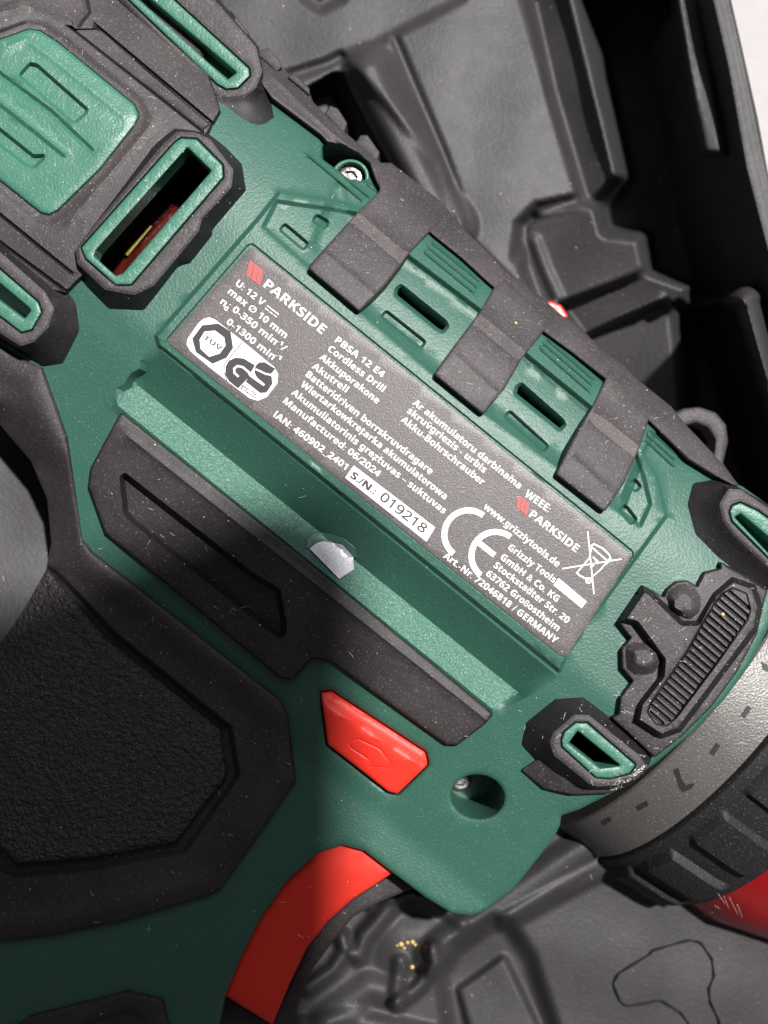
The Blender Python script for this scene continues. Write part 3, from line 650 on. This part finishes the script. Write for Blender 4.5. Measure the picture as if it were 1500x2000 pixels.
sheet('punched_notch_rim', fillet([(596, 1070), (600, 1050), (616, 1038), (640, 1042), (672, 1052), (694, 1070), (697, 1092), (690, 1088), (668, 1064), (632, 1056), (618, 1060), (604, 1071)], 2), lambda P: zshell(P) + 3.5, GREENCLEAN, drill, roll=2, skirt=5, step=8, seg=8)

# ------------------------------------------------------------------ torque ring, chuck sleeve, collar: true solids of revolution about the drill axis
ax = Vector((.783, -.622, 0)).normalized(); side = Vector((.622, .783, 0)).normalized()
RR = 470.
axc = Vector((0, 0, 0)) + Vector(((780 - 750), (1000 - 880), 0)) + side * 30     # px, world plane
S0 = 51 - 0.0
def lathe(name, prof, mat, thr=None, n=120, a0=-125, a1=125, parent=None, mod=None):
    V = []; F = []
    m = len(prof)
    for i, (s_, r_) in enumerate(prof):
        for k in range(n + 1):
            th_ = math.radians(a0 + (a1 - a0) * k / n); r2 = r_ + (mod(th_, s_) if mod else 0)
            p = camfoot + ax * s_ + side * (off + r2 * math.sin(th_)) + Vector((0, 0, zc + r2 * math.cos(th_)))
            V.append(tuple(p * PX))
    for i in range(m - 1):
        for k in range(n):
            a = i * (n + 1) + k; F.append((a, a + 1, a + n + 2, a + n + 1))
    me = mesh_np(name, V, F); finish(me, 35)
    o = link(name, me, mat, parent or drill); return o
# camera foot is the world origin; axis passes at 'off' along side
camfoot = Vector((0, 0, 0)); off = 143.0; zc = -20 - RR
zc = -15 - RR
ring = lathe('torque_ring', [(700, 380), (742, 392), (748, RR - 4), (752, RR), (862, RR + 2), (866, RR - 6), (870, 400)], RINGM)
def padm(th_, s_):
    ph = (math.degrees(th_) / 19.0) % 1.0
    a = smooth(np.array([(ph - .12) / .06]))[0] * (1 - smooth(np.array([(ph - .72) / .06]))[0])
    b = smooth(np.array([(s_ - 900) / 14]))[0] * (1 - smooth(np.array([(s_ - 1040) / 16]))[0])
    return 16 * a * b - 0
sl = [(868, 405), (870, RR - 2), (874, RR + 4)] + [(s_, RR + 4 - (s_ - 884) * .10 - max(0, s_ - 1010) * .12) for s_ in range(884, 1072, 8)] + [(1074, RR - 34), (1078, RR - 46)]
sleeve = lathe('chuck_sleeve', sl, RUBS, n=420, mod=padm)
lathe('red_collar', [(1070, 380), (1074, RR - 54), (1082, RR - 46), (1170, RR - 50), (1320, RR - 100), (1420, RR - 180)], REDC, n=160)
lathe('gear_neck', [(640, 380), (735, 385), (744, 396)], DARKIN)

def bvh_of(o):
    me = o.data; V = [o.matrix_world @ v.co for v in me.vertices]; return BVHTree.FromPolygons(V, [tuple(p.vertices) for p in me.polygons])
bpy.context.view_layer.update()
CAMP = Vector((0, 0, DCAM * PX))
def ray(bvh, u, v):
    d = (Vector(wpt(u, v, 0)) - CAMP).normalized(); return bvh.ray_cast(CAMP, d)
rb = bvh_of(ring)
def mark(poly, name='dial_mark'):
    poly = subdiv(poly, 8); V = []
    for u, v in poly:
        h = ray(rb, u, v)
        if h[0] is None: return
        V.append(tuple(h[0] + h[1] * (1.2 * PX if h[1].z > 0 else -1.2 * PX)))
    me = mesh_np(name, V, [tuple(range(len(V)))]); me.update()
    if me.polygons[0].normal.z < 0: me.flip_normals()
    link(name, me, PRINTD, ring)
for c in ((1457, 1390), (1396, 1463), (1255, 1573), (1185, 1603)):
    e = np.array([.5, -.72]) if c[0] > 1300 else np.array([.72, -.42]); e = e / np.hypot(*e); n_ = np.array([-e[1], e[0]]); c = np.array(c, float); L_ = 12 if c[0] > 1200 else 9
    mark([tuple(c - e * L_ - n_ * 5), tuple(c + e * L_ - n_ * 5), tuple(c + e * L_ + n_ * 5), tuple(c - e * L_ + n_ * 5)])
mark([(1315, 1503), (1325, 1499), (1331, 1520), (1340, 1534), (1350, 1529), (1357, 1531), (1350, 1540), (1334, 1547), (1328, 1540)], 'dial_number')
mark([(1486, 1292), (1498, 1298), (1502, 1312), (1490, 1308)], 'dial_number')

# ------------------------------------------------------------------ carrying case
case = bpy.data.objects.new('carrying_case', None); sc.collection.objects.link(case); case.location = wpt(900, 1000, -1000)
case['label'] = 'moulded black plastic carrying case tray holding the green drill'; case['category'] = 'tool case'
def pw(P, pts, zin, zout, wd):      # level change across polygon with soft wall
    return zin, pts, wd
def tray(P):
    P = np.asarray(P, float); x, y = P[:, 0], P[:, 1]
    z = np.full(len(P), -420.)
    def lvl(poly, zt, wd, r=0):
        nonlocal z
        pl = fillet(poly, r) if r else poly
        d = sdf(P, pl); t = smooth((d + wd / 2) / wd); z = z + (zt - z) * t
    def bump(pts, h, wd, flat=0.0):
        nonlocal z
        d = segdist(P, pts, False); t = np.clip((d - flat) / wd, 0, 1); z = z + h * np.cos(t * math.pi / 2) ** 1.3
    # upper plateau right of the rib
    lvl([(668, 112), (905, -10), (1010, -60), (1020, 0), (1140, 395), (1050, 600), (905, 460), (855, 320)], -392, 26, 20)
    bump([(722, 140), (745, 190), (800, 300), (850, 400), (880, 440)], 90, 52, 6)
    bump([(772, 78), (862, 290), (915, 440)], -16, 12)
    bump([(655, 150), (700, 100), (900, -5)], -12, 14)
    bump([(560, 150), (640, 125), (665, 112)], -22, 16)
    bump([(600, -10), (625, 8), (660, -10)], -30, 22)
    # slot by the rib
    lvl([(596, 176), (652, 143), (668, 146), (760, 325), (690, 300), (620, 240)], -620, 7)
    lvl([(604, 196), (648, 174), (690, 268), (640, 300)], -560, 6)
    # right hand channels
    def tilt(poly, z0, at, gx_, gy_, wd, r=0):      # sloping floor: z0 at the point, rising by gx_ per px right, gy_ per px up
        nonlocal z
        pl = fillet(poly, r) if r else poly
        t = smooth((sdf(P, pl) + wd / 2) / wd); zt = z0 + (x - at[0]) * gx_ + (at[1] - y) * gy_; z = z + (zt - z) * t
    tilt([(1016, -80), (1110, -80), (1160, 120), (1216, 345), (1190, 400), (1140, 398), (1075, 180)], -560, (1060, 100), 1.1, .25, 26, 6)
    bump([(1096, -80), (1130, 60), (1160, 180), (1206, 335)], 26, 20)
    lvl([(1118, -80), (1305, -80), (1345, 150), (1366, 300), (1400, 312), (1520, 560), (1485, 560), (1360, 590), (1265, 535), (1255, 462), (1178, 456), (1166, 400), (1220, 345), (1168, 120)], -860, 44, 8)
    tilt([(1300, -80), (1362, -80), (1382, 60), (1420, 306), (1372, 306), (1340, 150)], -400, (1350, 100), .25, 0, 30, 6)
    bump([(1316, -40), (1336, 80), (1362, 290)], 14, 16)
    tilt([(-400, 400), (260, 550), (300, 1150), (-400, 1900)], -300, (60, 1000), -.5, -.32, 60, 10)
    # raised box and stepped face
    tilt([(1018, 440), (1040, 420), (1132, 398), (1166, 402), (1180, 456), (1250, 464), (1264, 528), (1100, 590), (1050, 606), (1020, 520)], -450, (1100, 500), .42, .30, 26, 10)
    bump([(1010, 500), (1018, 440), (1050, 408), (1130, 390)], -34, 16)
    bump([(1044, 470), (1066, 530), (1092, 586)], 14, 16)
    tilt([(1262, 530), (1350, 560), (1310, 640), (1140, 662), (1100, 610), (1090, 592)], -520, (1180, 600), .5, .5, 22, 4)
    bump([(1098, 590), (1262, 530)], 12, 12)
    tilt([(1140, 655), (1300, 588), (1330, 640), (1345, 820), (1240, 860), (1120, 680)], -610, (1220, 720), .45, .3, 22, 4)
    bump([(1142, 652), (1200, 622), (1290, 582)], 22, 11)
    lvl([(1325, 600), (1440, 600), (1470, 700), (1510, 830), (1600, 1000), (1400, 1000), (1345, 820)], -950, 44, 10)
    bump([(1458, 548), (1448, 590), (1475, 700), (1500, 800), (1530, 900)], 330, 40)
    # rim of the case
    lvl([(1376, -80), (1490, -80), (1560, 250), (1800, 900), (1800, 1200), (1560, 740), (1500, 530), (1450, 330), (1404, 100)], -345, 34, 4)
    # lower right
    lvl([(860, 1700), (1200, 1560), (1900, 1500), (1900, 2500), (560, 2500), (560, 1900)], -400, 60, 20)
    bump([(850, 1870), (900, 1828), (1000, 1752), (1130, 1668), (1250, 1590)], 60, 44, 4)
    bump([(985, 1802), (1090, 1742), (1190, 1690)], 36, 22, 2)
    lvl([(862, 1900), (890, 1850), (965, 1800), (995, 1808), (1035, 1870), (1110, 2100), (900, 2200)], -470, 44, 12)
    lvl([(893, 1932), (985, 1866), (992, 1880), (1050, 2000), (1090, 2100), (940, 2100)], -430, 16, 8)
    # crumpled moulding under the trigger guard
    bump([(790, 1736), (745, 1790), (712, 1830), (700, 1866)], 60, 26)
    bump([(600, 1930), (650, 1895), (675, 1860), (668, 1830)], 50, 22)
    bump([(775, 1960), (780, 1900), (782, 1880)], 34, 22); bump([(785, 1848), (820, 1848)], 30, 55, 10); bump([(775, 1962), (820, 1925), (850, 1880), (845, 1850)], 52, 20)
    bump([(815, 1760), (850, 1765), (900, 1800)], 22, 20); bump([(640, 1990), (720, 1930), (760, 1940)], 34, 40)
    bump([(880, 1860), (840, 1900)], 18, 12); bump([(560, 2020), (700, 2000), (860, 2040)], 40, 40)
    bump([(720, 1770), (800, 1745), (840, 1750)], 40, 12)
    # unused start of the tool outline, drawn later as a dark strip
    key = [(1205, 2010), (1198, 1930)]
    # left of the grip
    # outside of the case
    d = lineval(P, (1395, -120), (1590, 700)); z = np.where(d < 10, np.minimum(z, -345), z)
    zn = 6 * np.sin(x * .011 + y * .017) * np.cos(x * .019 - y * .009)
    return z + zn
xs = np.concatenate([np.arange(-420, 560, 14), np.arange(560, 1180, 5), np.arange(1180, 1500, 5), np.arange(1500, 1980, 14)])
ys = np.concatenate([np.arange(-420, -20, 14), np.arange(-20, 1010, 5), np.arange(1010, 1560, 14), np.arange(1560, 2020, 5), np.arange(2020, 2500, 14)])
gx, gy = np.meshgrid(xs, ys); G = np.stack([gx.ravel(), gy.ravel()], 1); zt = tray(G)
W = wpts(G, zt); nx, ny = len(xs), len(ys)
idx = np.arange(nx * ny).reshape(ny, nx)
F = np.stack([idx[:-1, :-1], idx[1:, :-1], idx[1:, 1:], idx[:-1, 1:]], -1).reshape(-1, 4)
outc = G[:, 0] > np.interp(G[:, 1], [-420, 0, 130, 330, 500, 700, 960, 1500], [1330, 1409, 1436, 1479, 1525, 1605, 1700, 1900])
keep = ~outc[F].all(1)
F = F[keep]
me = bpy.data.meshes.new('case_tray'); me.from_pydata(W.tolist(), [], F.tolist()); finish(me, 0)
tray_o = link('case_tray', me, CASEM, case)
RIMI = [(1372, -80), (1390, 0), (1420, 130), (1456, 330), (1500, 500), (1560, 700), (1640, 960), (1820, 1500)]
RIMO = [(1990, 1500), (1760, 960), (1660, 720), (1560, 540), (1500, 338), (1480, 230), (1451, 100), (1428, 0), (1408, -80)]
sheet('case_rim', RIMI + RIMO, const(-300), CASEM, case, roll=9, skirt=700, step=24, seg=20, feats=[Line([(1392, -80), (1412, 0), (1440, 118), (1476, 300), (1530, 500), (1600, 720)], -2, 10)])
# dark strips just above the tray floor, painting the shade of engraved lines
def shade_strip(name, pts, hw, closed=False):
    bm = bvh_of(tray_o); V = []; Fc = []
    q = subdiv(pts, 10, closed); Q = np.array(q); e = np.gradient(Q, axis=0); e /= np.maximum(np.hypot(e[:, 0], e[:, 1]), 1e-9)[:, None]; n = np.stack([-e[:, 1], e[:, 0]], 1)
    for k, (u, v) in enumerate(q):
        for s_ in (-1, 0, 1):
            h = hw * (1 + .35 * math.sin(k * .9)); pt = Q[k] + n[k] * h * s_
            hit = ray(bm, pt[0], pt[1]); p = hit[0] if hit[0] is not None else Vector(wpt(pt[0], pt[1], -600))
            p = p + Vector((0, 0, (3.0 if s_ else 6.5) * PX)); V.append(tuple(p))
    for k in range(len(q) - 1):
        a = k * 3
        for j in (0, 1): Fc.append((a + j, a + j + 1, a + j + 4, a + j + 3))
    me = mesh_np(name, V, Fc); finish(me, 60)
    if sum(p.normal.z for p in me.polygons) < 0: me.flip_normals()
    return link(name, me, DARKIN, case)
bpy.context.view_layer.update()
shade_strip('tool_outline_shade', fillet([(1352, 2010), (1330, 1978), (1302, 1960), (1290, 1952), (1228, 1964), (1212, 1958), (1196, 1920), (1208, 1900), (1270, 1862), (1272, 1856), (1345, 1835), (1368, 1840), (1390, 1872), (1394, 1905), (1384, 1930), (1386, 1955), (1412, 2010)], 16), 2.3)
shade_strip('mark_shade', fillet([(418, 28), (430, 22), (450, 24), (464, 42), (470, 62)], 6), 1.6)
tray_o.data.update()

# table
tb = mesh_np('table_top', [wpt(-9000, -9000, -1060), wpt(-9000, 11000, -1060), wpt(10500, 11000, -1060), wpt(10500, -9000, -1060)], [(0, 1, 2, 3)]); tb.update()
t = link('table_top', tb, TABLE); t['kind'] = 'structure'

# ------------------------------------------------------------------ the photographer's phone, out of view, placed and tilted so its shadow falls lower left
def rbox(name, x0, x1, y0, y1, z0, z1, r, mat, parent=None, n=8):
    pts = []
    for cx, cy, a in ((x1 - r, y1 - r, 0), (x0 + r, y1 - r, 90), (x0 + r, y0 + r, 180), (x1 - r, y0 + r, 270)):
        for k in range(n + 1):
            t_ = math.radians(a + 90 * k / n); pts.append((cx + r * math.cos(t_), cy + r * math.sin(t_)))
    m = len(pts); V = [(x, y, z0) for x, y in pts] + [(x, y, z1) for x, y in pts]
    F = [tuple(reversed(range(m))), tuple(range(m, 2 * m))] + [(k, (k + 1) % m, m + (k + 1) % m, m + k) for k in range(m)]
    me = mesh_np(name, V, F); me.update(); return link(name, me, mat, parent)
from mathutils import Matrix
PH = bpy.data.objects.new('smartphone', None); sc.collection.objects.link(PH)
PH['label'] = 'dark smartphone out of view above the drill, placed and tilted to shade the lower left'; PH['category'] = 'phone'
e1 = Vector((-1, 0, 1.3)).normalized(); e2 = Vector((0, -1, 0)); e3 = e1.cross(e2)
corner = Vector((-.0075, .0065, 0)) + KEYDIR * (.243 / KEYDIR.z)
PH.matrix_world = Matrix.Translation(corner) @ Matrix(((e1.x, e2.x, e3.x), (e1.y, e2.y, e3.y), (e1.z, e2.z, e3.z))).to_4x4()
def ph(name, x0, x1, y0, y1, z0, z1, r, mat, par=None):
    o = rbox(name, x0, x1, y0, y1, z0, z1, r, mat, None); o.parent = par or PH; return o
bd = ph('phone_body', 0, .077, 0, .163, 0, .008, .012, PHONE)
ph('screen', .003, .074, .003, .160, -.0004, -.0001, .010, PHONE)
ph('camera_bump', .006, .030, .006, .048, .0081, .0098, .006, PHONE)

# ------------------------------------------------------------------ lint, dust and crumbs lying on the surfaces
bpy.context.view_layer.update()
dg = bpy.context.evaluated_depsgraph_get()
def hit(u, v):
    d = (Vector(wpt(u, v, 0)) - CAMP).normalized(); r_, p, n, i, o, m = sc.ray_cast(dg, CAMP, d)
    return (p, n, o) if r_ else None
def jobj(name, V, F, mat):
    me = mesh_np(name, V, F); finish(me, 0); return link(name, me, mat)
V = []; F = []
def blob(p, n, r, sq=.5):
    n0 = len(V); t1 = n.orthogonal().normalized(); t2 = n.cross(t1); ph0 = random.random() * 6; st_ = random.uniform(.6, 1.6)
    ring_ = [p + (t1 * math.cos(ph0 + k * 1.257) * st_ + t2 * math.sin(ph0 + k * 1.257)) * r * random.uniform(.7, 1.2) for k in range(5)]
    V.extend(tuple(q) for q in ring_); V.append(tuple(p + n * r * sq * 1.6))
    for k in range(5): F.append((n0 + k, n0 + (k + 1) % 5, n0 + 5))
zones = [((0, 0, 480, 480), 260), ((560, 320, 1330, 1010), 260), ((150, 800, 980, 1460), 150), ((0, 1060, 600, 1850), 200), ((1180, 1080, 1500, 1480), 240), ((1000, 1340, 1280, 1560), 60), ((1100, 1560, 1500, 1760), 70), ((0, 0, 1500, 2000), 330), ((280, 460, 1250, 1290), 40), ((560, 1700, 960, 2000), 50)]
for (x0, y0, x1, y1), n in zones:
    for _ in range(n):
        h = hit(random.uniform(x0, x1), random.uniform(y0, y1))
        if not h or h[1].z < .25: continue
        nm = h[2].name
        if (nm.startswith('green') or nm.startswith('text') or nm.startswith('rating') or nm.startswith('direction') or nm.startswith('trigger')) and random.random() < .8: continue
        blob(h[0], h[1], random.choice((.45, .5, .6, .7, .8, .9, 1.3)) * PX)
for _ in range(150):
    zx = random.choice(zones[:7])[0]; u = random.uniform(zx[0], zx[2]); v = random.uniform(zx[1], zx[3]); h = hit(u, v)
    if not h or h[1].z < .3 or h[2].name.startswith('rating') or h[2].name.startswith('text'): continue
    a = random.random() * 6.28; L_ = random.uniform(4, 16); bend = random.uniform(-.25, .25); pts = []; x, y = u, v; ok = True
    for k in range(5):
        hh = hit(x, y)
        if not hh: ok = False; break
        pts.append(hh[0] + hh[1] * .6 * PX); x += math.cos(a) * L_ / 4; y += math.sin(a) * L_ / 4; a += bend
    if not ok or max((pts[i] - pts[i + 1]).length for i in range(4)) > 12 * PX: continue
    tv, tf = tube(pts, .38 * PX, 4); n0 = len(V); V.extend(tuple(q) for q in tv); F.extend(tuple(n0 + i for i in f) for f in tf)
for _ in range(150):
    t_ = random.random(); u = 1192 + 72 * t_ + random.gauss(0, 3); v = 1538 - 46 * t_ ** 1.6 + random.gauss(0, 3.5); h = hit(u, v)
    if h and h[1].z > .1: blob(h[0], h[1], random.uniform(.5, 1.3) * PX, .25)
for (u0, v0, u1, v1) in ((1400, 1742, 1416, 1766), (1412, 1746, 1424, 1776), (1424, 1752, 1442, 1788), (1440, 1766, 1450, 1793), (1372, 1790, 1392, 1782), (1405, 1775, 1396, 1768)):
    pts = [hit(u0 + (u1 - u0) * k / 5, v0 + (v1 - v0) * k / 5) for k in range(6)]
    if all(pts):
        tv, tf = tube([q[0] + q[1] * .2 * PX for q in pts], .55 * PX, 4); n0 = len(V); V.extend(tuple(q) for q in tv); F.extend(tuple(n0 + i for i in f) for f in tf)
o = jobj('lint_and_dust', V, F, DUSTM); o['kind'] = 'stuff'; o['label'] = 'pale lint and dust specks scattered over drill and case'; o['category'] = 'dust'
def crumb(u, v, r, label, grp=None):
    h = hit(u, v)
    if not h: return
    p, n, _ = h; import bmesh
    bm = bmesh.new(); bmesh.ops.create_icosphere(bm, subdivisions=2, radius=r * PX)
    for q in bm.verts: q.co *= random.uniform(.72, 1.15); q.co.z *= .75
    me = bpy.data.meshes.new('crumb'); bm.to_mesh(me); bm.free(); me.shade_smooth()
    o = link('crumb', me, CRUMBM); o.location = p + n * r * .5 * PX; o['label'] = label; o['category'] = 'crumb'
    if grp: o['group'] = grp
crumb(1007, 632, 3.4, 'yellow grain of sand on the middle rubber strap', None)
crumb(1411, 1200, 4.0, 'yellow grain of sand on the ribbed pad by the torque ring', None)
crumb(806, 1887, 5.0, 'yellow crumb lying alone in the tray below the crumb cluster', None)
for u, v, r, lb in ((784, 1843, 6, 'largest yellow crumb, at the left end of the crumb cluster below the trigger'), (790, 1851, 3.6, 'small crumb just right of the largest one, lowest of the crumb cluster'),
                    (796, 1840, 4.4, 'middle crumb along the top of the crumb cluster below the trigger'), (806, 1839, 5.6, 'big yellow crumb at the top right of the crumb cluster'), (812, 1846, 4, 'rightmost little crumb of the cluster, below its top right crumb'), (776, 1846, 3, 'tiny crumb left of the largest crumb of the cluster')):
    crumb(u, v, r, lb, 'crumbs clustered below the trigger')
